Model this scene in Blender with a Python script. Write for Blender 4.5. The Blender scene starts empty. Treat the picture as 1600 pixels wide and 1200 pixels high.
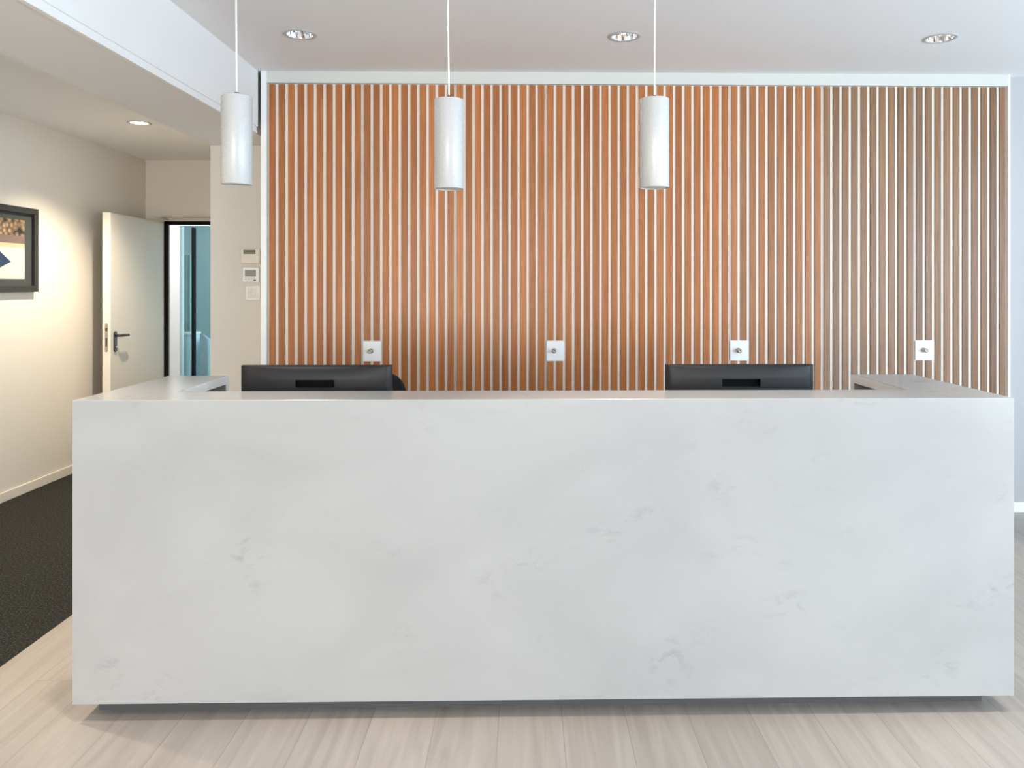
import bpy, bmesh, math, random
from mathutils import Vector, Matrix
random.seed(7)
sc = bpy.context.scene
COL = sc.collection
PI = math.pi

# ------------------------------------------------------------------ materials
def new_mat(name):
    m = bpy.data.materials.new(name); m.use_nodes = True
    nt = m.node_tree
    return m, nt, nt.nodes['Principled BSDF']

def simple(name, col, rough=0.5, metal=0.0, spec=0.5, bump=0.0, bscale=200.0, coat=0.0):
    m, nt, b = new_mat(name)
    b.inputs['Base Color'].default_value = (*col, 1)
    b.inputs['Roughness'].default_value = rough
    b.inputs['Metallic'].default_value = metal
    b.inputs['Specular IOR Level'].default_value = spec
    b.inputs['Coat Weight'].default_value = coat
    tc = nt.nodes.new('ShaderNodeTexCoord')
    n = nt.nodes.new('ShaderNodeTexNoise'); n.inputs['Scale'].default_value = bscale
    nt.links.new(tc.outputs['Object'], n.inputs['Vector'])
    if bump:
        bp = nt.nodes.new('ShaderNodeBump'); bp.inputs['Strength'].default_value = bump
        bp.inputs['Distance'].default_value = 0.002
        nt.links.new(n.outputs['Fac'], bp.inputs['Height'])
        nt.links.new(bp.outputs['Normal'], b.inputs['Normal'])
    # a slight unevenness of the gloss
    mr = nt.nodes.new('ShaderNodeMapRange')
    mr.inputs['To Min'].default_value = max(0.02, rough - 0.04); mr.inputs['To Max'].default_value = min(1, rough + 0.04)
    nt.links.new(n.outputs['Fac'], mr.inputs['Value']); nt.links.new(mr.outputs['Result'], b.inputs['Roughness'])
    return m

def emit(name, col, s):
    m, nt, b = new_mat(name)
    b.inputs['Base Color'].default_value = (*col, 1)
    b.inputs['Emission Color'].default_value = (*col, 1)
    b.inputs['Emission Strength'].default_value = s
    return m

def N(nt, t, **k):
    n = nt.nodes.new(t)
    for a, v in k.items(): setattr(n, a, v)
    return n

def ramp(nt, stops):
    r = N(nt, 'ShaderNodeValToRGB')
    e = r.color_ramp.elements
    while len(e) < len(stops): e.new(0.5)
    for el, (p, c) in zip(e, stops):
        el.position = p; el.color = (*c, 1) if len(c) == 3 else c
    return r

def mat_slat(name, c1, c2, c3):
    m, nt, b = new_mat(name)
    tc = N(nt, 'ShaderNodeTexCoord'); at = N(nt, 'ShaderNodeAttribute', attribute_name='tone')
    off = N(nt, 'ShaderNodeCombineXYZ')
    mul = N(nt, 'ShaderNodeMath', operation='MULTIPLY'); mul.inputs[1].default_value = 37.0
    nt.links.new(at.outputs['Fac'], mul.inputs[0]); nt.links.new(mul.outputs[0], off.inputs['Z']); nt.links.new(mul.outputs[0], off.inputs['Y'])
    add = N(nt, 'ShaderNodeVectorMath', operation='ADD')
    nt.links.new(tc.outputs['Object'], add.inputs[0]); nt.links.new(off.outputs[0], add.inputs[1])
    mp = N(nt, 'ShaderNodeMapping'); mp.inputs['Scale'].default_value = (55, 30, 1.6)
    nt.links.new(add.outputs[0], mp.inputs['Vector'])
    n1 = N(nt, 'ShaderNodeTexNoise'); n1.inputs['Scale'].default_value = 1.6; n1.inputs['Detail'].default_value = 6; n1.inputs['Distortion'].default_value = 1.2
    nt.links.new(mp.outputs[0], n1.inputs['Vector'])
    r1 = ramp(nt, [(0.25, c1), (0.5, c2), (0.75, c3)])
    nt.links.new(n1.outputs['Fac'], r1.inputs[0])
    hsv = N(nt, 'ShaderNodeHueSaturation')
    v = N(nt, 'ShaderNodeMapRange'); v.inputs['To Min'].default_value = 0.80; v.inputs['To Max'].default_value = 1.14
    nt.links.new(at.outputs['Fac'], v.inputs['Value']); nt.links.new(v.outputs['Result'], hsv.inputs['Value'])
    nt.links.new(r1.outputs[0], hsv.inputs['Color']); nt.links.new(hsv.outputs[0], b.inputs['Base Color'])
    b.inputs['Roughness'].default_value = 0.36
    b.inputs['Specular IOR Level'].default_value = 0.35
    bp = N(nt, 'ShaderNodeBump'); bp.inputs['Strength'].default_value = 0.15; bp.inputs['Distance'].default_value = 0.001
    nt.links.new(n1.outputs['Fac'], bp.inputs['Height']); nt.links.new(bp.outputs[0], b.inputs['Normal'])
    return m

def mat_quartz():
    m, nt, b = new_mat('white_quartz')
    tc = N(nt, 'ShaderNodeTexCoord')
    mp = N(nt, 'ShaderNodeMapping'); mp.inputs['Scale'].default_value = (1.0, 1.0, 1.7)
    mp.inputs['Rotation'].default_value = (0, 0.5, 0)
    nt.links.new(tc.outputs['Object'], mp.inputs['Vector'])
    big = N(nt, 'ShaderNodeTexNoise'); big.inputs['Scale'].default_value = 1.5; big.inputs['Detail'].default_value = 4; big.inputs['Distortion'].default_value = 0.6
    nt.links.new(mp.outputs[0], big.inputs['Vector'])
    rb = ramp(nt, [(0.3, (0.355, 0.356, 0.355)), (0.65, (0.398, 0.399, 0.398))])
    nt.links.new(big.outputs['Fac'], rb.inputs[0])
    # wispy grey flecks: thin band of a fine noise, kept only inside sparse blotches
    fine = N(nt, 'ShaderNodeTexNoise'); fine.inputs['Scale'].default_value = 15; fine.inputs['Detail'].default_value = 9; fine.inputs['Roughness'].default_value = 0.68; fine.inputs['Distortion'].default_value = 0.5
    nt.links.new(mp.outputs[0], fine.inputs['Vector'])
    rf = ramp(nt, [(0.50, (0, 0, 0)), (0.68, (1, 1, 1))])
    nt.links.new(fine.outputs['Fac'], rf.inputs[0])
    spot = N(nt, 'ShaderNodeTexNoise'); spot.inputs['Scale'].default_value = 3.1; spot.inputs['Detail'].default_value = 2
    nt.links.new(mp.outputs[0], spot.inputs['Vector'])
    rs = ramp(nt, [(0.56, (0, 0, 0)), (0.74, (1, 1, 1))])
    nt.links.new(spot.outputs['Fac'], rs.inputs[0])
    mu = N(nt, 'ShaderNodeMath', operation='MULTIPLY'); nt.links.new(rf.outputs[0], mu.inputs[0]); nt.links.new(rs.outputs[0], mu.inputs[1])
    mu2 = N(nt, 'ShaderNodeMath', operation='MULTIPLY'); mu2.inputs[1].default_value = 0.55; nt.links.new(mu.outputs[0], mu2.inputs[0])
    mx = N(nt, 'ShaderNodeMix', data_type='RGBA'); nt.links.new(mu2.outputs[0], mx.inputs['Factor'])
    nt.links.new(rb.outputs[0], mx.inputs['A']); mx.inputs['B'].default_value = (0.22, 0.22, 0.215, 1)
    nt.links.new(mx.outputs['Result'], b.inputs['Base Color'])
    b.inputs['Roughness'].default_value = 0.2
    b.inputs['Specular IOR Level'].default_value = 0.18
    return m

def mat_floor():
    m, nt, b = new_mat('pale_oak_planks')
    tc = N(nt, 'ShaderNodeTexCoord')
    mp = N(nt, 'ShaderNodeMapping'); mp.inputs['Rotation'].default_value = (0, 0, PI/2); mp.inputs['Location'].default_value = (0.35, 0.09, 0)
    nt.links.new(tc.outputs['Object'], mp.inputs['Vector'])
    br = N(nt, 'ShaderNodeTexBrick'); br.offset = 0.37
    br.inputs['Scale'].default_value = 1.0; br.inputs['Brick Width'].default_value = 1.9; br.inputs['Row Height'].default_value = 0.22
    br.inputs['Mortar Size'].default_value = 0.0016; br.inputs['Mortar Smooth'].default_value = 0.3; br.inputs['Bias'].default_value = 0.0
    br.inputs['Color1'].default_value = (0.2, 0.2, 0.2, 1); br.inputs['Color2'].default_value = (0.9, 0.9, 0.9, 1); br.inputs['Mortar'].default_value = (0.5, 0.5, 0.5, 1)
    nt.links.new(mp.outputs[0], br.inputs['Vector'])
    g = N(nt, 'ShaderNodeMapping'); g.inputs['Scale'].default_value = (22, 1.3, 1)
    ad = N(nt, 'ShaderNodeVectorMath', operation='ADD'); nt.links.new(tc.outputs['Object'], ad.inputs[0])
    sc_ = N(nt, 'ShaderNodeVectorMath', operation='SCALE'); sc_.inputs['Scale'].default_value = 9.0
    nt.links.new(br.outputs['Color'], sc_.inputs[0]); nt.links.new(sc_.outputs[0], ad.inputs[1]); nt.links.new(ad.outputs[0], g.inputs['Vector'])
    n = N(nt, 'ShaderNodeTexNoise'); n.inputs['Scale'].default_value = 1.0; n.inputs['Detail'].default_value = 6; n.inputs['Distortion'].default_value = 0.9
    nt.links.new(g.outputs[0], n.inputs['Vector'])
    r = ramp(nt, [(0.2, (0.27, 0.237, 0.207)), (0.5, (0.34, 0.302, 0.268)), (0.8, (0.395, 0.357, 0.32))])
    nt.links.new(n.outputs['Fac'], r.inputs[0])
    hsv = N(nt, 'ShaderNodeHueSaturation'); nt.links.new(r.outputs[0], hsv.inputs['Color'])
    v = N(nt, 'ShaderNodeMapRange'); v.inputs['To Min'].default_value = 0.93; v.inputs['To Max'].default_value = 1.06
    nt.links.new(br.outputs['Color'], v.inputs['Value']); nt.links.new(v.outputs['Result'], hsv.inputs['Value'])
    mx = N(nt, 'ShaderNodeMix', data_type='RGBA'); nt.links.new(br.outputs['Fac'], mx.inputs['Factor'])
    nt.links.new(hsv.outputs[0], mx.inputs['A']); mx.inputs['B'].default_value = (0.25, 0.22, 0.195, 1)
    nt.links.new(mx.outputs['Result'], b.inputs['Base Color'])
    b.inputs['Roughness'].default_value = 0.36
    bp = N(nt, 'ShaderNodeBump'); bp.inputs['Strength'].default_value = 0.25; bp.inputs['Distance'].default_value = 0.001; bp.invert = True
    nt.links.new(br.outputs['Fac'], bp.inputs['Height']); nt.links.new(bp.outputs[0], b.inputs['Normal'])
    return m

def mat_carpet():
    m, nt, b = new_mat('charcoal_carpet')
    tc = N(nt, 'ShaderNodeTexCoord')
    n = N(nt, 'ShaderNodeTexNoise'); n.inputs['Scale'].default_value = 125; n.inputs['Detail'].default_value = 3
    nt.links.new(tc.outputs['Object'], n.inputs['Vector'])
    w = N(nt, 'ShaderNodeTexVoronoi'); w.inputs['Scale'].default_value = 110
    nt.links.new(tc.outputs['Object'], w.inputs['Vector'])
    r = ramp(nt, [(0.3, (0.010, 0.010, 0.009)), (0.55, (0.030, 0.030, 0.027)), (0.72, (0.10, 0.10, 0.09))])
    nt.links.new(n.outputs['Fac'], r.inputs[0]); nt.links.new(r.outputs[0], b.inputs['Base Color'])
    b.inputs['Roughness'].default_value = 0.95; b.inputs['Specular IOR Level'].default_value = 0.1
    bp = N(nt, 'ShaderNodeBump'); bp.inputs['Strength'].default_value = 0.8; bp.inputs['Distance'].default_value = 0.004
    nt.links.new(w.outputs['Distance'], bp.inputs['Height']); nt.links.new(bp.outputs[0], b.inputs['Normal'])
    return m

def mat_hedge():
    m, nt, b = new_mat('print_billows')
    tc = N(nt, 'ShaderNodeTexCoord')
    v = N(nt, 'ShaderNodeTexVoronoi'); v.inputs['Scale'].default_value = 26
    nt.links.new(tc.outputs['Object'], v.inputs['Vector'])
    r = ramp(nt, [(0.0, (0.50, 0.36, 0.22)), (0.45, (0.20, 0.13, 0.075)), (0.8, (0.02, 0.017, 0.015))])
    nt.links.new(v.outputs['Distance'], r.inputs[0]); nt.links.new(r.outputs[0], b.inputs['Base Color'])
    b.inputs['Roughness'].default_value = 0.4
    return m

def mat_glass(name, tint, gloss=0.10):
    m, nt, b = new_mat(name)
    out = nt.nodes['Material Output']
    t = N(nt, 'ShaderNodeBsdfTransparent'); t.inputs[0].default_value = (*tint, 1)
    g = N(nt, 'ShaderNodeBsdfGlossy'); g.inputs['Roughness'].default_value = 0.02
    mix = N(nt, 'ShaderNodeMixShader'); mix.inputs[0].default_value = gloss
    nt.links.new(t.outputs[0], mix.inputs[1]); nt.links.new(g.outputs[0], mix.inputs[2]); nt.links.new(mix.outputs[0], out.inputs['Surface'])
    return m

M = dict(
    wall=simple('white_wall_paint', (0.84, 0.825, 0.795), 0.75, bump=0.04, bscale=260),
    greige=simple('greige_wall_paint', (0.71, 0.675, 0.61), 0.75, bump=0.04, bscale=260),
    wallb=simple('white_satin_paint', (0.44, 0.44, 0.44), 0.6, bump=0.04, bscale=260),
    head=simple('off_white_header_paint', (0.62, 0.625, 0.59), 0.55, bump=0.03, bscale=260),
    ceil=simple('white_ceiling_paint', (0.88, 0.875, 0.865), 0.8, bump=0.03, bscale=300),
    trim=simple('white_lacquer', (0.88, 0.87, 0.845), 0.4),
    white=simple('white_board', (0.86, 0.81, 0.735), 0.45),
    slat=mat_slat('orange_oak_slat', (0.30, 0.093, 0.025), (0.415, 0.142, 0.041), (0.51, 0.195, 0.064)),
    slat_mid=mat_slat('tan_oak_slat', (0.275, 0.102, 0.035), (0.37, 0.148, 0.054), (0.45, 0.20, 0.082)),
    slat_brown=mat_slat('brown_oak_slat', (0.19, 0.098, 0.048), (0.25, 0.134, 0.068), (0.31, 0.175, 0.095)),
    quartz=mat_quartz(), floor=mat_floor(), carpet=mat_carpet(),
    doorp=simple('greige_door_paint', (0.62, 0.585, 0.52), 0.45),
    dooredge=simple('cream_door_edge', (0.74, 0.70, 0.62), 0.45),
    black=simple('black_plastic', (0.012, 0.012, 0.013), 0.4),
    blackm=simple('black_metal', (0.006, 0.006, 0.0065), 0.8, spec=0.2),
    shell=simple('charcoal_monitor_plastic', (0.012, 0.012, 0.0135), 0.45, spec=0.35, bump=0.05, bscale=900),
    screen=simple('dark_screen', (0.004, 0.004, 0.005), 0.12),
    fabric=simple('black_chair_fabric', (0.006, 0.006, 0.008), 0.85, bump=0.3, bscale=700),
    steel=simple('brushed_steel', (0.62, 0.60, 0.56), 0.28, metal=1.0),
    brass=simple('dull_nickel', (0.42, 0.38, 0.31), 0.35, metal=1.0),
    chrome=simple('chrome', (0.85, 0.85, 0.86), 0.06, metal=1.0),
    pend=simple('white_pendant_enamel', (0.50, 0.497, 0.49), 0.28),
    cord=simple('translucent_white_cord', (0.80, 0.79, 0.75), 0.35),
    diff=simple('opal_diffuser', (0.62, 0.62, 0.62), 0.4),
    plate=simple('white_plate', (0.88, 0.88, 0.88), 0.35),
    control=simple('cream_plastic', (0.76, 0.73, 0.65), 0.45),
    lcd=simple('green_grey_display', (0.15, 0.16, 0.11), 0.25),
    lcd2=simple('grey_display', (0.28, 0.27, 0.24), 0.25),
    button=simple('grey_button', (0.50, 0.48, 0.43), 0.5),
    frame=simple('charcoal_picture_frame', (0.022, 0.022, 0.021), 0.5),
    mat=simple('dark_green_grey_mount', (0.038, 0.046, 0.043), 0.8),
    sand=simple('print_sand', (0.66, 0.58, 0.49), 0.4),
    dune=simple('print_dune', (0.55, 0.42, 0.27), 0.4),
    haze=simple('print_haze', (0.17, 0.12, 0.10), 0.4),
    navy=simple('print_navy', (0.016, 0.035, 0.08), 0.4),
    rim=simple('print_pale_rim', (0.62, 0.62, 0.60), 0.4),
    hedge=mat_hedge(),
    kick=simple('grey_plinth', (0.085, 0.085, 0.09), 0.5),
    void=simple('matt_black_recess', (0.004, 0.004, 0.0045), 0.8, spec=0.15),
    dark=simple('dark_void', (0.03, 0.03, 0.03), 0.9),
    lamp=emit('lit_lamp', (1.0, 0.93, 0.82), 9.0), glow=emit('dim_lamp', (1.0, 0.95, 0.88), 2.5),
    teal=simple('teal_wall_paint', (0.36, 0.50, 0.52), 0.6),
    teal_band=simple('teal_band_stand_in', (0.30, 0.55, 0.54), 0.6),
    pale=simple('pale_blue_stand_in', (0.66, 0.80, 0.88), 0.3),
    glass=mat_glass('tinted_glass', (0.80, 0.93, 0.95), 0.08),
    clear=mat_glass('clear_glass', (0.96, 0.98, 1.0), 0.06),
    alum=simple('white_window_frame', (0.75, 0.75, 0.76), 0.4),
)

# ------------------------------------------------------------------ mesh helpers
class MB:
    """collects shapes into one mesh"""
    def __init__(self): self.bm = bmesh.new(); self.mats = []; self.tone = self.bm.faces.layers.float.new('tone')
    def mi(self, m):
        if m is None: return 0
        if m not in self.mats: self.mats.append(m)
        return self.mats.index(m)
    def face(self, vs, m=None, tone=0.0, smooth=False):
        f = self.bm.faces.new(vs); f.material_index = self.mi(m); f[self.tone] = tone; f.smooth = smooth; return f
    def box(self, x0, x1, y0, y1, z0, z1, m=None, bevel=0.0, tone=0.0, seg=1, M4=None):
        v = [self.bm.verts.new((x, y, z)) for x in (x0, x1) for y in (y0, y1) for z in (z0, z1)]
        q = [(0, 1, 3, 2), (4, 6, 7, 5), (0, 4, 5, 1), (2, 3, 7, 6), (0, 2, 6, 4), (1, 5, 7, 3)]
        fs = [self.face([v[i] for i in k], m, tone) for k in q]
        if bevel:
            es = {e for f in fs for e in f.edges}
            r = bmesh.ops.bevel(self.bm, geom=list(es), offset=bevel, segments=seg, affect='EDGES', profile=0.5)
            for f in r['faces']: f.material_index = self.mi(m); f[self.tone] = tone
            v = list({w for f in r['faces'] for w in f.verts} | {w for w in v if w.is_valid})
        if M4 is not None:
            for w in v: w.co = M4 @ w.co
        return self
    def poly(self, pts, m=None):
        self.face([self.bm.verts.new(p) for p in pts], m); return self
    def lathe(self, prof, origin=(0, 0, 0), axis='z', n=32, m=None, close=False, smooth=True):
        """prof: (radius, height) pairs"""
        o = Vector(origin); rings = []
        for r, h in prof:
            ring = []
            for k in range(n):
                a = 2*PI*k/n; c, s = r*math.cos(a), r*math.sin(a)
                p = {'z': (c, s, h), 'y': (c, h, -s), 'x': (h, c, s)}[axis]
                ring.append(self.bm.verts.new(o + Vector(p)))
            rings.append(ring)
        for a, b in zip(rings, rings[1:]):
            for k in range(n):
                self.face([a[k], a[(k+1) % n], b[(k+1) % n], b[k]], m, 0, smooth)
        if close:
            self.face(list(reversed(rings[0])), m); self.face(rings[-1], m)
        return self
    def tube(self, pts, r, m=None, n=10, caps=True):
        pts = [Vector(p) for p in pts]; rings = []
        rr = r if isinstance(r, (list, tuple)) else [r]*len(pts)
        for i, p in enumerate(pts):
            d = (pts[min(i+1, len(pts)-1)] - pts[max(i-1, 0)]).normalized()
            u = d.cross(Vector((0, 0, 1)))
            if u.length < 1e-3: u = d.cross(Vector((0, 1, 0)))
            u.normalize(); w = d.cross(u)
            rings.append([self.bm.verts.new(p + rr[i]*(math.cos(2*PI*k/n)*u + math.sin(2*PI*k/n)*w)) for k in range(n)])
        for a, b in zip(rings, rings[1:]):
            for k in range(n): self.face([a[k], a[(k+1) % n], b[(k+1) % n], b[k]], m, 0, True)
        if caps:
            self.face(list(reversed(rings[0])), m); self.face(rings[-1], m)
        return self
    def prism(self, outline, y0, y1, m=None, bevel=0.0):
        """outline of (x, z) points extruded from y0 to y1"""
        a = [self.bm.verts.new((x, y0, z)) for x, z in outline]; b = [self.bm.verts.new((x, y1, z)) for x, z in outline]
        fs = [self.face(a, m), self.face(list(reversed(b)), m)]
        n = len(a)
        for k in range(n): fs.append(self.face([a[(k+1) % n], a[k], b[k], b[(k+1) % n]], m, 0, False))
        if bevel:
            es = list(set(fs[0].edges) | set(fs[1].edges))
            r = bmesh.ops.bevel(self.bm, geom=es, offset=bevel, segments=2, affect='EDGES', profile=0.5)
            for f in r['faces']: f.material_index = self.mi(m)
        return self
    def build(self, name, mat=None, parent=None, recalc=True, label=None, loc=None):
        if recalc: bmesh.ops.recalc_face_normals(self.bm, faces=self.bm.faces[:])
        me = bpy.data.meshes.new(name); self.bm.to_mesh(me); self.bm.free()
        if self.mats:
            for x in self.mats: me.materials.append(x)
        else: me.materials.append(mat)
        o = bpy.data.objects.new(name, me); COL.objects.link(o)
        if parent is not None: o.parent = parent
        if loc: o.location = loc
        if label: o['label'] = label
        return o

def thing(name, label, cat, loc=(0, 0, 0), rz=0.0, group=None):
    o = bpy.data.objects.new(name, None); COL.objects.link(o)
    o.empty_display_size = 0.1
    o.location = loc; o.rotation_euler = (0, 0, rz); o['label'] = label; o['category'] = cat
    if group: o['group'] = group
    return o

def struct(o, label=None, cat=None):
    o['kind'] = 'structure'
    if label: o['label'] = label
    if cat: o['category'] = cat
    return o

def copy_tree(o, parent=None):
    c = o.copy(); COL.objects.link(c)
    if parent is not None: c.parent = parent
    for ch in list(o.children): copy_tree(ch, c)
    return c

def rrect(x0, x1, z0, z1, r, n=5):
    """rounded rectangle outline in x-z"""
    p = []
    for cx, cz, a0 in ((x1-r, z1-r, 0), (x0+r, z1-r, PI/2), (x0+r, z0+r, PI), (x1-r, z0+r, 1.5*PI)):
        for k in range(n+1):
            a = a0 + PI/2*k/n; p.append((cx + r*math.cos(a), cz + r*math.sin(a)))
    return p

# ------------------------------------------------------------------ dimensions (metres)
CEIL = 2.878; CEIL_C = 2.69           # lobby and corridor ceilings
XL = -3.61; XR = 5.0                  # corridor wall, window wall
YB = -7.0                             # wall behind the camera
YE = 7.39                             # end of the corridor
BEAM0, BEAM1 = -2.21, -1.74           # beam between lobby and corridor
BEAM_Z = 2.482
PILLAR_Y = 5.45
CAB = [-1.659, -1.048, -0.449, 0.137, 0.731, 1.336, 1.944, 2.554, 3.165]   # cabinet door seams
CAB_Y = 5.0                           # front of the white door leaves

# ------------------------------------------------------------------ room shell
def plane_with_holes(x0, x1, y0, y1, z, holes, mat, name, s=0.16):
    b = MB()
    xs = sorted({x0, x1} | {h[0]-s for h in holes} | {h[0]+s for h in holes})
    ys = sorted({y0, y1} | {h[1]-s for h in holes} | {h[1]+s for h in holes})
    for i in range(len(xs)-1):
        for j in range(len(ys)-1):
            cx, cy = (xs[i]+xs[i+1])/2, (ys[j]+ys[j+1])/2
            hit = [h for h in holes if abs(h[0]-cx) < s and abs(h[1]-cy) < s and xs[i] >= h[0]-s-1e-6 and xs[i+1] <= h[0]+s+1e-6]
            if hit:
                hx, hy, hr = hit[0]; n = 32; ci = []; sq = []
                for k in range(n):
                    a = 2*PI*k/n; c, d = math.cos(a), math.sin(a); q = s/max(abs(c), abs(d))
                    ci.append(b.bm.verts.new((hx+hr*c, hy+hr*d, z)))
                    px = hx+q*c; py = hy+q*d
                    sq.append(b.bm.verts.new((min(max(px, xs[i]), xs[i+1]), min(max(py, ys[j]), ys[j+1]), z)))
                for k in range(n):
                    b.face([ci[k], ci[(k+1) % n], sq[(k+1) % n], sq[k]])
            else:
                b.poly([(xs[i], ys[j], z), (xs[i], ys[j+1], z), (xs[i+1], ys[j+1], z), (xs[i+1], ys[j], z)])
    return struct(b.build(name, mat, recalc=False))

DL = [(-1.236, 4.25), (0.552, 4.25), (2.318, 4.25), (-1.236, 2.4), (0.552, 2.4), (2.318, 2.4), (-1.236, 0.55), (0.552, 0.55), (2.318, 0.55)]                 # lobby downlights: row over the cabinets, then two unseen rows added for bounce light
DLC = [(-2.83, 5.70), (-2.83, 3.2), (-2.83, 0.7)]                   # corridor downlights
HR = 0.072
plane_with_holes(BEAM1, XR, YB, 5.75, CEIL, [(x, y, HR) for x, y in DL], M['ceil'], 'ceiling')
plane_with_holes(XL, BEAM0, YB, YE, CEIL_C, [(x, y, HR-0.008) for x, y in DLC], M['ceil'], 'ceiling_corridor')
struct(MB().box(-3.7, 5.2, YB-0.2, 7.6, 3.05, 3.15).build('ceiling_slab', M['dark']))

struct(MB().box(-2.06, XR, YB, 5.75, -0.1, 0).build('floor', M['floor']))
struct(MB().box(XL, -2.06, YB, YE+0.1, -0.1, 0).box(-2.06, -1.7, 5.43, YE+0.1, -0.1, 0).build('floor_carpet', M['carpet']))
struct(MB().box(XL-0.12, XL, YB, YE+0.1, 0, 2.95).build('wall_left', M['greige']))
struct(MB().box(XL, XL+0.012, YB, YE, 0, 0.066, None, 0.002).build('baseboard_left', M['dooredge']))
# pillar block at the end of the beam
struct(MB().box(BEAM0, -1.705, PILLAR_Y, YE, 0, CEIL+0.05).build('wall_pillar', M['greige']))
# wall behind and right of the cabinets
struct(MB().box(-1.705, 3.20, 5.62, 5.75, 0, CEIL+0.05).box(3.182, XR, 5.03, 5.75, 0, CEIL+0.05).build('wall_back', M['wallb']))
struct(MB().box(3.20, XR, 5.018, 5.03, 0, 0.066, None, 0.002).build('baseboard_back', M['trim']))
# beam and its cladding board
struct(MB().box(BEAM0, BEAM1, YB, PILLAR_Y, BEAM_Z, CEIL+0.05).build('ceiling_beam', M['wall']))
b = MB().box(BEAM1, -1.714, YB, 4.975, BEAM_Z+0.034, CEIL, None, 0.001)
b.box(BEAM1, -1.722, YB, 4.970, BEAM_Z+0.006, BEAM_Z+0.034).box(BEAM1, -1.718, YB, 4.972, BEAM_Z-0.004, BEAM_Z+0.006)
struct(b.build('trim_1', M['trim']))
# trims round the cabinet wall
struct(MB().box(-1.697, CAB[0]-0.002, 4.976, 5.62, 0, CEIL, None, 0.001).build('trim_2', M['trim']))
struct(MB().box(CAB[0]-0.002, CAB[8]+0.002, 4.982, 5.62, 2.803, CEIL).build('trim_3', M['head']))
struct(MB().box(CAB[8]+0.002, 3.182, 4.985, 5.62, 0, CEIL, None, 0.001).build('trim_4', M['trim']))

# corridor end wall with the doorway
DX0, DX1, DZ = -3.425, -2.48, 2.106
b = MB().box(XL, DX0, YE, YE+0.1, 0, 2.95).box(DX1, -1.705, YE, YE+0.1, 0, 2.95).box(DX0, DX1, YE, YE+0.1, DZ, 2.95)
struct(b.build('wall_corridor_end', M['greige']))

# window wall on the right, and the wall behind the viewer
WY0, WY1, WZ0, WZ1 = -4.9, 4.7, 0.12, 2.62
b = MB().box(XR, XR+0.2, YB, WY0, 0, 2.95).box(XR, XR+0.2, WY1, 5.75, 0, 2.95)
b.box(XR, XR+0.2, WY0, WY1, 0, WZ0).box(XR, XR+0.2, WY0, WY1, WZ1, 2.95)
struct(b.build('wall_right', M['wall']))
FX0, FX1 = -3.2, 0.4
b = MB().box(XL, FX0, YB-0.2, YB, 0, 2.95).box(FX1, XR, YB-0.2, YB, 0, 2.95)
b.box(FX0, FX1, YB-0.2, YB, 0, WZ0).box(FX0, FX1, YB-0.2, YB, WZ1, 2.95)
struct(b.build('wall_front', M['wall']))

def glazing(name, horizontal, a0, a1, pos, n):
    w = bpy.data.objects.new(name, None); COL.objects.link(w); struct(w)
    fr = MB(); gl = MB(); t = 0.06
    def bx(mb, s0, s1, z0, z1, d0, d1):
        if horizontal: mb.box(s0, s1, pos+d0, pos+d1, z0, z1)
        else: mb.box(pos+d0, pos+d1, s0, s1, z0, z1)
    bx(fr, a0, a1, WZ0, WZ0+t, -0.03, 0.03); bx(fr, a0, a1, WZ1-t, WZ1, -0.03, 0.03)
    for k in range(n+1):
        c = a0 + (a1-a0)*k/n; c = min(max(c, a0+t/2), a1-t/2)
        bx(fr, c-t/2, c+t/2, WZ0+t, WZ1-t, -0.03, 0.03)
    bx(gl, a0+t, a1-t, WZ0+t, WZ1-t, -0.005, 0.005)
    fr.build('window_frame', M['alum'], w); gl.build('pane', M['clear'], w)
glazing('window_1', False, WY0, WY1, XR+0.12, 6)
glazing('window_2', True, FX0, FX1, YB-0.12, 4)

# ------------------------------------------------------------------ doorway, door, closer
d = thing('door_1', 'open greige flush door with black lever handle at the corridor end', 'door', (DX0+0.012, YE-0.05, 0))
d['kind'] = 'structure'
fr = MB()
fx0, fx1 = 0.0-0.012, DX1-DX0-0.012
fr.box(fx0, fx0+0.034, 0.03, 0.055, 0, DZ, None, 0.002).box(fx1-0.034, fx1, 0.03, 0.055, 0, DZ, None, 0.002).box(fx0, fx1, 0.03, 0.055, DZ-0.034, DZ, None, 0.002)
fr.build('door_frame', M['blackm'], d, label='black metal door frame')
W = 1.03
leaf = MB().box(-0.06, 0.0, -W, 0.0, 0.008, 2.09, M['doorp'], 0.002)
leaf.box(-0.0615, 0.0015, -W-0.002, -W+0.004, 0.008, 2.0915, M['dooredge'])
lf = leaf.build('door_leaf', None, d); lf.rotation_euler = (0, 0, math.radians(2.6))
hp = MB().prism(rrect(-0.022, 0.022, -0.085, 0.085, 0.02), 0, 0.009, None, 0.002)
h = hp.build('handle_plate', M['black'], lf); h.location = (0, -W+0.075, 1.035); h.rotation_euler = (0, 0, -PI/2)
lv = MB().tube([(0.0, -W+0.07, 1.085), (0.03, -W+0.07, 1.085), (0.05, -W+0.076, 1.085), (0.055, -W+0.092, 1.085), (0.055, -W+0.15, 1.083), (0.052, -W+0.205, 1.081)], [0.011, 0.011, 0.011, 0.0105, 0.0105, 0.010], None, 12)
lv.build('lever', M['black'], lf)
MB().lathe([(0, 0), (0.008, 0), (0.008, 0.012), (0, 0.012)], (0.008, -W+0.075, 0.99), 'x', 16).build('key_cylinder', M['steel'], lf, label='steel key cylinder')
b = MB().prism(rrect(-0.012, 0.012, 0.955, 1.19, 0.011), 0, 0.002, M['brass'])
b.box(-0.006, 0.006, -0.008, 0.001, 1.125, 1.15, M['black'], 0.002).box(-0.005, 0.005, -0.0015, 0.001, 1.0, 1.07, M['black'])
o = b.build('lock_faceplate', None, lf); o.location = (-0.03, -W-0.003, 0)

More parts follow.
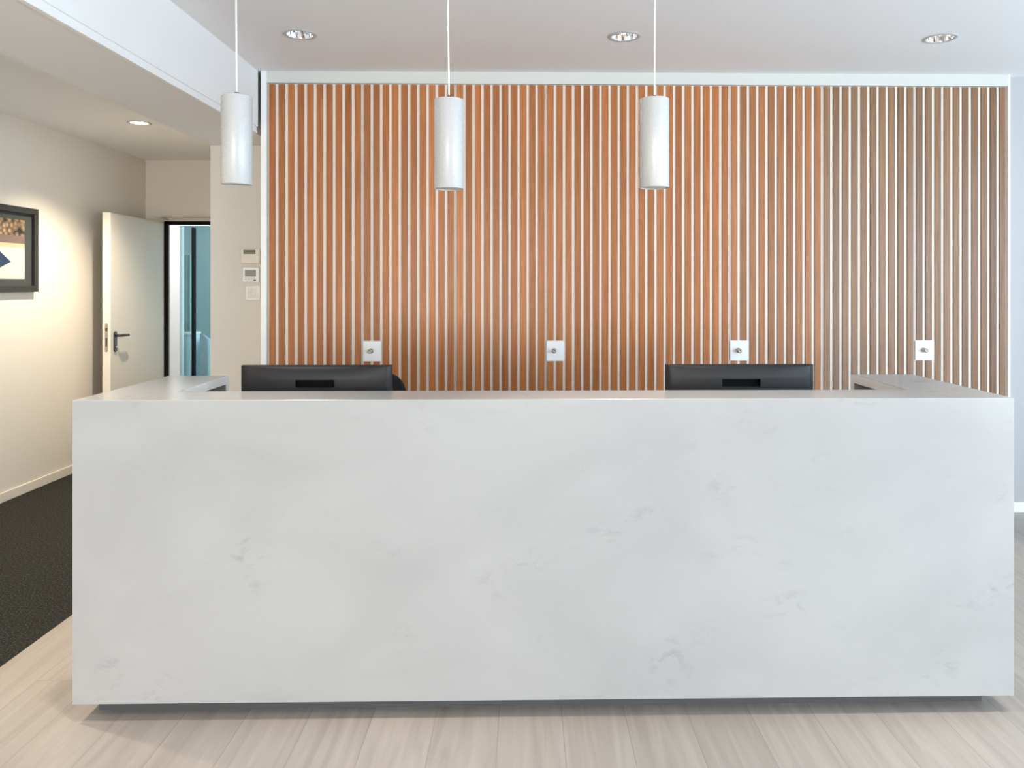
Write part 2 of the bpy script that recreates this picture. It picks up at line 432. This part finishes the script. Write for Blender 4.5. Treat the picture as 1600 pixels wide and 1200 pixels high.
c = thing('door_closer', 'grey slim door closer rail above the black door frame', 'door closer', (-3.05, YE, 2.145))
MB().box(-0.40, 0.52, -0.035, 0, -0.016, 0.016, None, 0.004, 0, 2).build('rail', M['doorp'], c)
MB().box(-0.40, 0.52, -0.036, -0.030, -0.006, -0.002).build('slot', M['dark'], c)
MB().tube([(-0.34, -0.02, -0.02), (-0.335, -0.45, -0.028)], 0.009, None, 8).build('arm', M['doorp'], c)

# ------------------------------------------------------------------ room beyond the doorway
YG = 9.5
b = MB().box(-6.1, -6.0, YE+0.1, 12.1, 0, 2.95).box(-2.0, -1.9, YE+0.1, 12.1, 0, 2.95)
b.box(-6.0, XL-0.12, YE+0.0, YE+0.1, 0, 2.95)
struct(b.build('wall_beyond', M['wall']))
struct(MB().box(-6.1, -1.9, 12.0, 12.1, 0, 2.95).build('wall_far', M['teal']))
struct(MB().box(-6.1, -1.9, YE+0.1, 12.1, -0.1, 0).build('floor_beyond', M['floor']))
struct(MB().box(-6.1, -1.9, YE+0.1, 12.1, CEIL_C, CEIL_C+0.1).build('ceiling_beyond', M['ceil']))
struct(MB().box(-6.0, -4.225, YG, YG+0.12, 0, CEIL_C).box(-4.225, -2.0, YG, YG+0.12, 2.225, CEIL_C).build('wall_partition', M['wall']))
w = bpy.data.objects.new('window_3', None); COL.objects.link(w); struct(w)
b = MB().box(-4.092, -4.061, YG+0.02, YG+0.08, 0, 2.205).box(-4.225, -2.0, YG+0.03, YG+0.07, 0, 0.03).box(-3.03, -3.0, YG+0.02, YG+0.08, 0, 2.205)
b.build('mullion', M['blackm'], w)
MB().box(-4.225, -4.092, YG+0.045, YG+0.053, 0.03, 2.225).build('pane', M['glass'], w)
MB().box(-4.061, -3.03, YG+0.045, YG+0.053, 0.03, 2.225).build('pane', M['glass'], w)
MB().box(-3.0, -2.0, YG+0.045, YG+0.053, 0.03, 2.225).build('pane', M['glass'], w)
# added strip with soft folds, stands in for the teal band in the glass
b = MB(); rows = []
for k in range(41):
    x = -4.60 + 0.31*k/40
    y = 10.0 + 0.018*math.sin(k*1.15)
    rows.append((x, y))
va = [b.bm.verts.new((x, y, 0.60)) for x, y in rows]; vb = [b.bm.verts.new((x, y, 1.885)) for x, y in rows]
va2 = [b.bm.verts.new((x, y+0.006, 0.60)) for x, y in rows]; vb2 = [b.bm.verts.new((x, y+0.006, 1.885)) for x, y in rows]
for k in range(40):
    b.face([va[k], va[k+1], vb[k+1], vb[k]], None, 0, True); b.face([va2[k+1], va2[k], vb2[k], vb2[k+1]], None, 0, True)
    b.face([vb[k], vb[k+1], vb2[k+1], vb2[k]]); b.face([va[k+1], va[k], va2[k], va2[k+1]])
b.face([va[0], vb[0], vb2[0], va2[0]]); b.face([va[-1], va2[-1], vb2[-1], vb[-1]])
cu = b.build('stand_in_strip', M['teal_band']); cu['label'] = 'added teal strip for the teal band in the left pane seen through the doorway'; cu['category'] = 'stand_in_strip'
t = thing('stand_in_box', 'added pale blue box for the pale band in the left pane seen through the doorway', 'cabinet', (-4.40, 9.80, 0))  # added box, stands in for the pale band in the glass
MB().box(-0.22, 0.24, -0.13, 0.13, 0.0, 0.875, None, 0.004).build('body', M['pale'], t)
MB().box(-0.23, 0.25, -0.145, 0.14, 0.875, 0.905, None, 0.003).build('top', M['white'], t)
t = thing('reflection_panel', 'pale blue panel standing in for a glass reflection right of the black mullion through the doorway', 'screen', (-4.39, 10.6, 0), math.atan2(-0.77, 0.38))  # added panel, stands in for a reflection in the right pane
MB().box(0.0, 0.95, -0.015, 0.015, 0.04, 0.823, None, 0.004).build('panel', M['pale'], t)
MB().box(0.05, 0.12, -0.12, 0.12, 0, 0.04, None, 0.004).build('foot', M['alum'], t)
MB().box(0.80, 0.87, -0.12, 0.12, 0, 0.04, None, 0.004).build('foot', M['alum'], t)

# ------------------------------------------------------------------ slatted cabinet wall
CAB_LABEL = ['tall oak-slatted wall cabinet beside the wall controls, above the left monitor',
             'oak-slatted cabinet behind the middle pendant, second from the left of four',
             'oak-slatted cabinet behind the right pendant, third from the left of four',
             'tall oak-slatted wall cabinet at the right end, beside the bright white wall']
SLW, SLD = 0.041, 0.010
PZ0, PZ1 = 1.008, 1.138
for ci in range(4):
    x0, x1 = CAB[2*ci], CAB[2*ci+2]
    t = thing('slatted_cabinet', CAB_LABEL[ci], 'cabinet', ((x0+x1)/2, CAB_Y, 0), 0, 'oak-slatted wall cabinets')
    ox = (x0+x1)/2
    cb = MB()
    for a0, a1 in ((x0+0.001, x0+0.018), (x1-0.018, x1-0.001)): cb.box(a0-ox, a1-ox, 0.025, 0.60, 0.06, 2.80)
    cb.box(x0-ox+0.018, x1-ox-0.018, 0.025, 0.60, 0.06, 0.078).box(x0-ox+0.018, x1-ox-0.018, 0.025, 0.60, 2.782, 2.80)
    cb.box(x0-ox+0.018, x1-ox-0.018, 0.585, 0.60, 0.078, 2.782)
    cb.build('carcass', M['white'], t)
    MB().box(x0-ox+0.001, x1-ox-0.001, 0.03, 0.05, 0, 0.06).build('plinth', M['kick'], t)
    for di in range(2):
        s0, s1 = CAB[2*ci+di], CAB[2*ci+di+1]
        pitch = (s1-s0)/10
        dz = MB().box(s0-ox+0.0012, s1-ox-0.0012, 0, 0.02, 0.062, 2.801).build('door', M['white'], t)
        sl = MB()
        for k in range(10):
            a0 = s0 - ox + k*pitch + (pitch-SLW)/2; a1 = a0+SLW
            tone = random.random()
            if di == 1 and k < 2:
                sl.box(a0, a1, -SLD, -0.0002, 0.064, PZ0-0.003, None, 0.0012, tone); sl.box(a0, a1, -SLD, -0.0002, PZ1+0.003, 2.797, None, 0.0012, tone)
            else:
                sl.box(a0, a1, -SLD, -0.0002, 0.064, 2.797, None, 0.0012, tone)
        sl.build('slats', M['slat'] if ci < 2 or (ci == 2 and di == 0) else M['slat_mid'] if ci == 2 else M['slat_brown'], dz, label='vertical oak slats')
        if di == 1:
            px0 = s0-ox+0.002; px1 = s0-ox+2*pitch+0.002
            MB().box(px0, px1, -0.0112, -0.0002, PZ0, PZ1, None, 0.001).build('lock_plate', M['plate'], dz, label='white lock plate')
            kx = px0 + 0.052; kz = (PZ0+PZ1)/2 + 0.002
            MB().lathe([(0, -0.0125), (0.016, -0.0125), (0.016, -0.0155), (0.0085, -0.026), (0.0085, -0.038), (0.0135, -0.040), (0.0145, -0.044), (0.0145, -0.052), (0.0125, -0.055), (0.006, -0.055), (0.005, -0.0535), (0, -0.0535)],
                       (kx, 0, kz), 'y', 28).build('knob', M['brass'], dz, label='dull metal lock knob')

# ------------------------------------------------------------------ reception desk
DXL, DXR, DY0, DZT, DZB = -1.553, 1.717, 2.67, 1.105, 0.061
WB = 3.385; TH = 0.034; CD = 0.218     # wing end, slab thickness, counter depth
WLI, WRI = -1.295, 1.447               # inner edges of the wings
desk = thing('reception_desk', 'long white marbled reception desk with raised counter and two wings', 'desk', (0.082, DY0, 0))
ox, oy = 0.082, DY0
def dbox(mb, x0, x1, y0, y1, z0, z1, bev=0.0015): return mb.box(x0-ox, x1-ox, y0-oy, y1-oy, z0, z1, None, bev)
SEAM = 0.03
dbox(MB(), DXL, SEAM, DY0, DY0+0.03, DZB, DZT-TH, 0).build('front_panel', M['quartz'], desk)
dbox(MB(), SEAM, DXR, DY0-0.0004, DY0+0.03, DZB, DZT-TH, 0).build('front_panel', M['quartz'], desk)
# countertop: the front run and both wings, one U outline
tb = MB()
out = [(DXL, DY0), (DXR, DY0), (DXR, WB), (WRI, WB), (WRI, DY0+CD), (WLI, DY0+CD), (WLI, WB), (DXL, WB)]
lo = [tb.bm.verts.new((x-ox, y-oy, DZT-TH)) for x, y in out]; hi = [tb.bm.verts.new((x-ox, y-oy, DZT)) for x, y in out]
top = tb.face(hi); bot = tb.face(list(reversed(lo)))
for k in range(8): tb.face([lo[k], lo[(k+1) % 8], hi[(k+1) % 8], hi[k]])
r = bmesh.ops.bevel(tb.bm, geom=list(top.edges), offset=0.0015, segments=1, affect='EDGES')
tb.build('countertop', M['quartz'], desk)
for x0, x1 in ((DXL, DXL+0.03), (DXR-0.03, DXR)):
    dbox(MB(), x0, x1, DY0+0.03, WB, DZB, DZT-TH, 0.001).build('side_panel', M['quartz'], desk)
for x0, x1 in ((DXL+0.03, WLI), (WRI, DXR-0.03)):
    dbox(MB(), x0, x1, WB-0.03, WB, DZB, DZT-TH, 0.001).build('end_panel', M['quartz'], desk)
for xw, sg in ((WLI, 1), (WRI, -1)):  # added white strips put the window light into the wings' inner edge colour
    eb = MB()
    dbox(eb, min(xw, xw+0.0025*sg), max(xw, xw+0.0025*sg), DY0+CD, WB, DZT-TH, DZT-0.001, 0)
    dbox(eb, min(xw, xw+0.0025*sg), max(xw, xw+0.0025*sg), WB-0.03, WB, 0.73, DZT-TH, 0)
    eb.build('lit_edge_strip', M['trim'], desk, label='white inner edge of the wing')
dbox(MB(), DXL+0.03, DXR-0.03, DY0+CD-0.02, DY0+CD, 0.73, DZT-TH, 0).build('back_panel', M['trim'], desk)
dbox(MB(), DXL+0.031, DXR-0.031, DY0+0.031, 3.34, 0.70, 0.73, 0).build('work_surface', M['trim'], desk)
dbox(MB(), DXL+0.05, DXR-0.07, DY0+0.075, DY0+0.10, 0.0, DZB+0.01, 0).build('toe_kick', M['kick'], desk)
for x0, x1 in ((DXL+0.05, DXL+0.07), (DXR-0.09, DXR-0.07)):
    dbox(MB(), x0, x1, DY0+0.10, WB-0.05, 0.0, DZB+0.01, 0).build('toe_kick', M['kick'], desk)

# ------------------------------------------------------------------ monitors
def monitor(cx, label):
    t = thing('monitor', label, 'monitor', (cx, 3.10, 0.73), 0, 'monitors on the reception desk')
    w = 0.298; z0, z1 = 0.092, 0.449
    s0, s1, v0, v1 = -0.077, 0.077, 0.364, 0.394           # recessed grip
    def dep(x, z):
        u = x/w; v = (z-z0)/(z1-z0)
        return -(0.010 + 0.022*(1-abs(u)**3.0)*min(1, (1-v)*9)**0.6*min(1, v*6+0.2))
    xs = sorted(set([-w + 2*w*k/24 for k in range(25)] + [s0, s1])); zs = sorted(set([z0 + (z1-z0)*k/16 for k in range(17)] + [z1-0.006, z1-0.012, v0, v1]))
    b = MB(); g = {}
    for i, x in enumerate(xs):
        for j, z in enumerate(zs): g[i, j] = b.bm.verts.new((x, dep(x, z), z))
    for i in range(len(xs)-1):
        for j in range(len(zs)-1):
            if s0-1e-6 <= xs[i] and xs[i+1] <= s1+1e-6 and v0-1e-6 <= zs[j] and zs[j+1] <= v1+1e-6: continue
            b.face([g[i, j], g[i+1, j], g[i+1, j+1], g[i, j+1]], None, 0, True)
    # rim joining the back to the bezel
    L = [(i, 0) for i in range(len(xs))] + [(len(xs)-1, j) for j in range(1, len(zs))] + [(i, len(zs)-1) for i in range(len(xs)-2, -1, -1)] + [(0, j) for j in range(len(zs)-2, 0, -1)]
    rim = [b.bm.verts.new((g[k].co.x*1.004, 0.006, z0-0.002 + (g[k].co.z-z0)*1.01)) for k in L]
    for k in range(len(L)):
        n = (k+1) % len(L); b.face([g[L[n]], g[L[k]], rim[k], rim[n]])
    b.build('back_shell', M['shell'], t, recalc=False)
    q = MB()
    a = [(s0, v0), (s1, v0), (s1, v1), (s0, v1)]
    # the recess follows the shell at its mouth
    f0 = [q.bm.verts.new((x, dep(x, z), z)) for x, z in a]; f1 = [q.bm.verts.new((x, -0.006, z)) for x, z in a]
    for k in range(4): q.face([f0[k], f1[k], f1[(k+1) % 4], f0[(k+1) % 4]])
    q.face(list(f1)); q.build('grip_recess', M['void'], t, recalc=False)
    MB().box(-w-0.001, w+0.001, 0.006, 0.016, z0-0.002, z1+0.001, None, 0.002).build('bezel', M['black'], t)
    MB().box(-w+0.008, w-0.008, 0.0155, 0.0165, z0+0.012, z1-0.008).build('screen', M['screen'], t)
    MB().box(-0.03, 0.03, -0.060, -0.022, 0.012, 0.25, None, 0.004).build('stand_neck', M['black'], t)
    MB().box(-0.12, 0.12, -0.11, 0.10, 0.0, 0.013, None, 0.004).build('stand_base', M['black'], t)
monitor(-0.833, 'black monitor seen from behind at the left, a dark chair back beside it')
monitor(0.868, 'black monitor seen from behind at the right of the desk, below the third lock plate')

# ------------------------------------------------------------------ office chair
ch = thing('office_chair', 'black office chair behind the left monitor, only its back edge showing', 'chair', (-0.835, 3.86, 0))
# backrest: rounded, slightly curved slab
b = MB()
outl = []
n = 40
for k in range(n):
    a = 2*PI*k/n; c_, s_ = math.cos(a), math.sin(a)
    e = 0.42
    px = 0.222*math.copysign(abs(c_)**e, c_)*(1-0.10*max(0, s_)**3); pz = 0.80 + 0.242*math.copysign(abs(s_)**0.55, s_)
    outl.append((px, pz))
def by(x, z): return 0.19 + 0.10*(z-0.55) - 0.9*x*x
rings = []
for sc_, dy in ((0.0, -0.022), (0.9, -0.022), (0.985, -0.012), (1.0, 0.0), (0.985, 0.012), (0.9, 0.022), (0.0, 0.022)):
    rings.append([b.bm.verts.new((x*sc_, by(x*sc_, z)+dy, 0.80+(z-0.80)*sc_)) for x, z in outl] if sc_ else [b.bm.verts.new((0, by(0, 0.80)+dy, 0.80))])
for A, B in zip(rings, rings[1:]):
    for k in range(n):
        k2 = (k+1) % n
        if len(A) == 1: b.face([A[0], B[k], B[k2]], None, 0, True)
        elif len(B) == 1: b.face([A[k2], A[k], B[0]], None, 0, True)
        else: b.face([A[k2], A[k], B[k], B[k2]], None, 0, True)
b.build('backrest', M['fabric'], ch)
MB().prism(rrect(-0.24, 0.24, -0.23, 0.23, 0.09, 8), 0, 0.075, None, 0.02).build('seat', M['fabric'], ch)
st = ch.children[-1]; st.rotation_euler = (PI/2, 0, 0); st.location = (0, -0.02, 0.425)
MB().tube([(0, 0.02, 0.40), (0, 0.18, 0.42), (0, 0.245, 0.50), (0, 0.235, 0.68)], 0.022, None, 10).build('back_support', M['black'], ch)
MB().lathe([(0.014, 0.40), (0.014, 0.24), (0.027, 0.24), (0.027, 0.09)], (0, 0, 0), 'z', 20, None, True).lathe([(0.05, 0.405), (0.07, 0.425)], (0, 0, 0), 'z', 20, None, True).build('gas_lift', M['black'], ch)
for k in range(5):
    a = 2*PI*k/5+0.3; dx, dy = math.cos(a), math.sin(a)
    leg = MB().tube([(0.02*dx, 0.02*dy, 0.105), (0.15*dx, 0.15*dy, 0.095), (0.29*dx, 0.29*dy, 0.075)], [0.024, 0.02, 0.014], None, 10).build('leg', M['black'], ch)
    MB().lathe([(0, -0.02), (0.026, -0.02), (0.028, -0.012), (0.028, 0.012), (0.026, 0.02), (0, 0.02)], (0.29*dx, 0.29*dy, 0.028), 'x', 18).tube([(0.29*dx, 0.29*dy, 0.045), (0.29*dx, 0.29*dy, 0.08)], 0.009).build('caster', M['black'], leg)
for s in (-1, 1):
    arm = MB().tube([(s*0.20, 0.05, 0.44), (s*0.275, 0.05, 0.45), (s*0.285, 0.05, 0.50), (s*0.285, 0.05, 0.64)], 0.015, None, 10).build('armrest', M['black'], ch)
    MB().box(s*0.285-0.035, s*0.285+0.035, -0.10, 0.14, 0.64, 0.665, None, 0.01, 0, 2).build('arm_pad', M['black'], arm)

# ------------------------------------------------------------------ pendants
def pendant(x, zt, zb, label, sway, rod):
    t = thing('pendant_lamp', label, 'lamp', (x, 2.9, zb), 0, 'cylinder pendants over the desk')
    H_ = zt-zb; R_ = 0.0555
    MB().lathe([(0.004, H_), (R_-0.003, H_), (R_-0.0008, H_-0.0008), (R_, H_-0.003), (R_, 0.0015), (R_-0.001, 0), (R_-0.003, 0), (R_-0.0038, 0.002), (R_-0.004, 0.03), (R_-0.004, H_-0.01), (0.004, H_-0.01)], (0, 0, 0), 'z', 64).build('shade', M['pend'], t)
    MB().lathe([(R_-0.0042, 0.006), (R_-0.006, 0.004), (0.03, 0.003), (0, 0.003)], (0, 0, 0), 'z', 48).build('diffuser', M['diff'], t)
    MB().lathe([(0.012, H_-0.001), (0.012, H_+0.007), (0.008, H_+0.014), (0.0, H_+0.014)], (0, 0, 0), 'z', 20).build('cord_grip', M['black'], t)
    L = CEIL - zb
    pts = []
    for k in range(15):
        u = k/14; z = H_+0.010 + (L-H_-0.018)*u
        pts.append((sway*math.sin(u*PI*1.0)*(1-u)*1.4 - sway*0.4*math.sin(u*2*PI), 0.0, z))
    MB().tube(pts, 0.0034, None, 10).build('cord', M['cord'], t)
    MB().lathe([(0.0, L-0.028), (0.045, L-0.026), (0.05, L-0.02), (0.05, L-0.0005), (0, L-0.0005)], (0, 0, 0), 'z', 36).build('canopy', M['pend'], t)
pendant(-1.078, 2.207, 1.876, 'white cylinder pendant lamp at the left, in front of the ceiling beam end', -0.004, 0)
pendant(-0.285, 2.198, 1.862, 'white cylinder pendant lamp in the middle of the three above the desk', -0.006, 0)
pendant(0.490, 2.204, 1.868, 'white cylinder pendant lamp at the right of the three above the desk', 0.0015, 0)

# ------------------------------------------------------------------ downlights
def downlight(x, y, zc, r, label, group, lit):
    t = thing('downlight', label, 'ceiling light', (x, y, zc), 0, group)
    MB().lathe([(r-0.002, 0.002), (r-0.003, -0.003), (r+0.004, -0.005), (r+0.016, -0.004), (r+0.019, 0.0)], (0, 0, 0), 'z', 48).build('trim_ring', M['pend'], t)
    n = 40; b = MB(); prof = [(r-0.003, -0.001), (r-0.008, 0.03), (r-0.018, 0.06), (r-0.032, 0.085)]
    rings = []
    for i_, (r_, h_) in enumerate(prof):                                # fluted reflector
        rings.append([b.bm.verts.new(((r_ - (0.0045 if i_ and (k_//2) % 2 else 0))*math.cos(2*PI*k_/48), (r_ - (0.0045 if i_ and (k_//2) % 2 else 0))*math.sin(2*PI*k_/48), h_)) for k_ in range(48)])
    for A, B in zip(rings, rings[1:]):
        for k_ in range(48): b.face([A[k_], A[(k_+1) % 48], B[(k_+1) % 48], B[k_]])
    b.build('reflector', M['chrome'], t)
    (MB().lathe([(r-0.006, 0.004), (0, 0.005)], (0, 0, 0), 'z', 24) if lit else MB().lathe([(r-0.032, 0.085), (0, 0.087)], (0, 0, 0), 'z', 24)).build('lamp', M['lamp'] if lit else M['glow'], t)
    MB().lathe([(r-0.001, 0.0), (r-0.001, 0.09), (0.0, 0.092)], (0, 0, 0), 'z', 24).build('housing', M['dark'], t)
DLAB = ['round chrome recessed downlight in the ceiling near the beam', 'round chrome downlight in the ceiling between the middle and right pendants', 'round chrome downlight in the ceiling at the far right',
        'added unseen chrome downlight above the left part of the desk', 'added unseen chrome downlight above the middle of the desk', 'added unseen chrome downlight above the right wing of the desk',
        'added unseen chrome downlight in front of the left part of the desk', 'added unseen chrome downlight in front of the middle of the desk', 'added unseen chrome downlight in front of the right end of the desk']
for (x, y), l in zip(DL, DLAB): downlight(x, y, CEIL, 0.072, l, 'chrome downlights of the lobby', False)
downlight(DLC[0][0], DLC[0][1], CEIL_C, 0.064, 'lit round downlight in the corridor ceiling near the open door', None, True)
for k, (x, y) in enumerate(DLC[1:]):
    downlight(x, y, CEIL_C, 0.064, ['lit corridor downlight beside the desk, second from the door', 'lit corridor downlight nearest the viewer, third from the door'][k], None, True)

# ------------------------------------------------------------------ controls on the pillar
YP = PILLAR_Y
t = thing('alarm_panel', 'cream wall control box with a narrow green-grey display, topmost on the pillar', 'control panel', (-1.922, YP, 1.705))
MB().box(-0.066, 0.066, -0.03, 0, -0.054, 0.052, None, 0.006, 0, 2).build('housing', M['control'], t)
MB().box(-0.047, 0.037, -0.0315, -0.029, 0.012, 0.041).build('display', M['lcd'], t, label='green-grey display')
MB().box(-0.060, 0.060, -0.0315, -0.029, -0.046, -0.004, None, 0.001).build('flap', M['control'], t)
t = thing('thermostat', 'white square thermostat with a grey display, middle control on the pillar', 'thermostat', (-1.921, YP, 1.572))
MB().box(-0.056, 0.056, -0.022, 0, -0.052, 0.052, None, 0.005, 0, 2).build('housing', M['plate'], t)
MB().box(-0.040, 0.036, -0.0235, -0.021, -0.012, 0.034).build('display', M['lcd2'], t, label='grey display')
for k in range(4):
    for j in range(2):
        if k == 3 and j == 1: continue
        MB().box(-0.040+k*0.019, -0.025+k*0.019, -0.0235, -0.021, -0.026-j*0.012, -0.019-j*0.012, None, 0.001).build('button', M['button'], t)
MB().box(0.018, 0.037, -0.0235, -0.021, -0.042, -0.032, None, 0.001).build('button', M['black'], t, label='black button')
t = thing('light_switch', 'cream four-button wall switch plate, lowest control on the pillar', 'switch', (-1.911, YP, 1.444))
MB().box(-0.05, 0.05, -0.010, 0, -0.05, 0.05, None, 0.004, 0, 2).build('plate', M['plate'], t)
for sx in (-1, 1):
    for sz in (-1, 1):
        MB().box(sx*0.019-0.017, sx*0.019+0.017, -0.0135, -0.009, sz*0.019-0.017, sz*0.019+0.017, None, 0.002).build('button', M['control'], t)

# ------------------------------------------------------------------ framed picture on the corridor wall (faces +x)
py0, py1, pz0, pz1 = 4.74, 5.722, 1.450, 2.056
t = thing('framed_picture', 'dark framed landscape print with blue diamond shape on the corridor wall', 'picture', (XL, (py0+py1)/2, pz0))
cy = (py0+py1)/2; hw = (py1-py0)/2; hh = pz1-pz0; fw = 0.044
b = MB()
b.box(0.0, 0.036, -hw, hw, 0, fw, None, 0.002).box(0.0, 0.036, -hw, hw, hh-fw, hh, None, 0.002)
b.box(0.0, 0.036, -hw, -hw+fw, fw, hh-fw, None, 0.002).box(0.0, 0.036, hw-fw, hw, fw, hh-fw, None, 0.002)
b.build('frame', M['frame'], t)
MB().box(0.002, 0.012, -hw+fw, hw-fw, fw, hh-fw).build('mount', M['mat'], t)
b = MB(); X = 0.0125
iy0, iy1 = -hw+0.125, hw-0.122; iz0, iz1 = 0.094, 0.514
def q(y0, y1, z0, z1, m, x=X): b.poly([(x, y0, z0), (x, y1, z0), (x, y1, z1), (x, y0, z1)], m)
zs = [iz0, 0.315, 0.345, 0.40, iz1]
for (a0, a1), m_ in zip(zip(zs, zs[1:]), (M['sand'], M['dune'], M['haze'], M['hedge'])): q(iy0, iy1, a0, a1, m_)
ay = 5.452-cy; az = 0.213
b.poly([(X+0.0006, ay+0.03, az+0.003), (X+0.0006, ay-0.30, az+0.215), (X+0.0006, ay-0.34, az+0.18), (X+0.0006, ay-0.01, az-0.01)], M['rim'])
b.poly([(X+0.0012, ay, az), (X+0.0012, ay-0.28, az+0.17), (X+0.0012, ay-0.50, az+0.02), (X+0.0012, ay-0.26, az-0.10)], M['navy'])
b.build('print', None, t, recalc=False)

# ------------------------------------------------------------------ lights
def area(name, loc, rot, sx, sy, col, power, spread=PI):
    l = bpy.data.lights.new(name, 'AREA'); l.shape = 'RECTANGLE'; l.size = sx; l.size_y = sy; l.color = col; l.energy = power; l.spread = spread
    o = bpy.data.objects.new(name, l); COL.objects.link(o); o.location = loc; o.rotation_euler = rot
    return o
def spot(name, loc, col, power, ang, blend=0.6, r=0.04):
    l = bpy.data.lights.new(name, 'SPOT'); l.color = col; l.energy = power; l.spot_size = math.radians(ang); l.spot_blend = blend; l.shadow_soft_size = r
    o = bpy.data.objects.new(name, l); COL.objects.link(o); o.location = loc
    return o
# daylight through the two glazed walls
WM, WN = 2.5, 0.9
area('daylight_right', (XR-0.01, (WM+WY1)/2, (WZ0+WZ1)/2), (0, PI/2, 0), WZ1-WZ0, WY1-WM, (0.60, 0.82, 1.0), 18)
area('daylight_right', (XR-0.01, 1.7, (WZ0+WZ1)/2), (0, PI/2, 0), WZ1-WZ0, 1.5, (0.40, 0.69, 1.0), 30)
area('daylight_right', (XR-0.01, (WY0+WN)/2, (WZ0+WZ1)/2), (0, PI/2+0.8, 0), WZ1-WZ0, WN-WY0, (0.72, 0.87, 1.0), 340)
area('daylight_front', ((FX0+FX1)/2, YB+0.01, (WZ0+WZ1)/2), (PI/2+0.8, 0, 0), FX1-FX0, WZ1-WZ0, (1.0, 0.90, 0.79), 320)
# the lit corridor downlights
for k, (x, y) in enumerate(DLC):
    spot('corridor_downlight_beam', (x, y, CEIL_C-0.03), (1.0, 0.85, 0.66), (150, 100, 95)[k], (120, 105, 135)[k], (0.8, 0.9, 0.8)[k], 0.03)
# shielded lobby downlights; the two unseen rows are added to lift the ceiling
for k, (x, y) in enumerate(DL):
    spot('lobby_downlight_beam', (x, y, CEIL-0.012), (1.0, 0.89, 0.77), 84, (28, 62, 62)[k//3], 0.8)
# daylight in the room beyond the doorway
area('daylight_beyond', (-2.02, 10.7, 1.5), (0, PI/2, 0), 2.0, 2.2, (0.80, 0.93, 1.0), 42)
area('fill_light_beyond', (-4.3, 8.5, CEIL_C-0.02), (0, 0, 0), 0.6, 0.6, (0.95, 0.97, 1.0), 22)  # added area light without a fixture, brightens the room beyond

wd = bpy.data.worlds.new('World'); sc.world = wd; wd.use_nodes = True
wd.node_tree.nodes['Background'].inputs[0].default_value = (0.75, 0.87, 1.0, 1)
wd.node_tree.nodes['Background'].inputs[1].default_value = 1.0

# ------------------------------------------------------------------ camera
th = 0.018; FPX = 1202.0
cam = bpy.data.cameras.new('camera'); cam.sensor_width = 36; cam.lens = FPX/1600*36
cam.shift_x = -(20 + FPX*math.tan(th))/1600; cam.shift_y = (445-600)/1600
co = bpy.data.objects.new('camera', cam); COL.objects.link(co)
co.location = (0, 0, 1.502); co.rotation_euler = (PI/2, 0, -th); cam.clip_start = 0.02
sc.camera = co
vs = sc.view_settings
vs.view_transform = 'Standard'; vs.look = 'None'; vs.exposure = 0.63; vs.gamma = 1.0; vs.use_curve_mapping = False
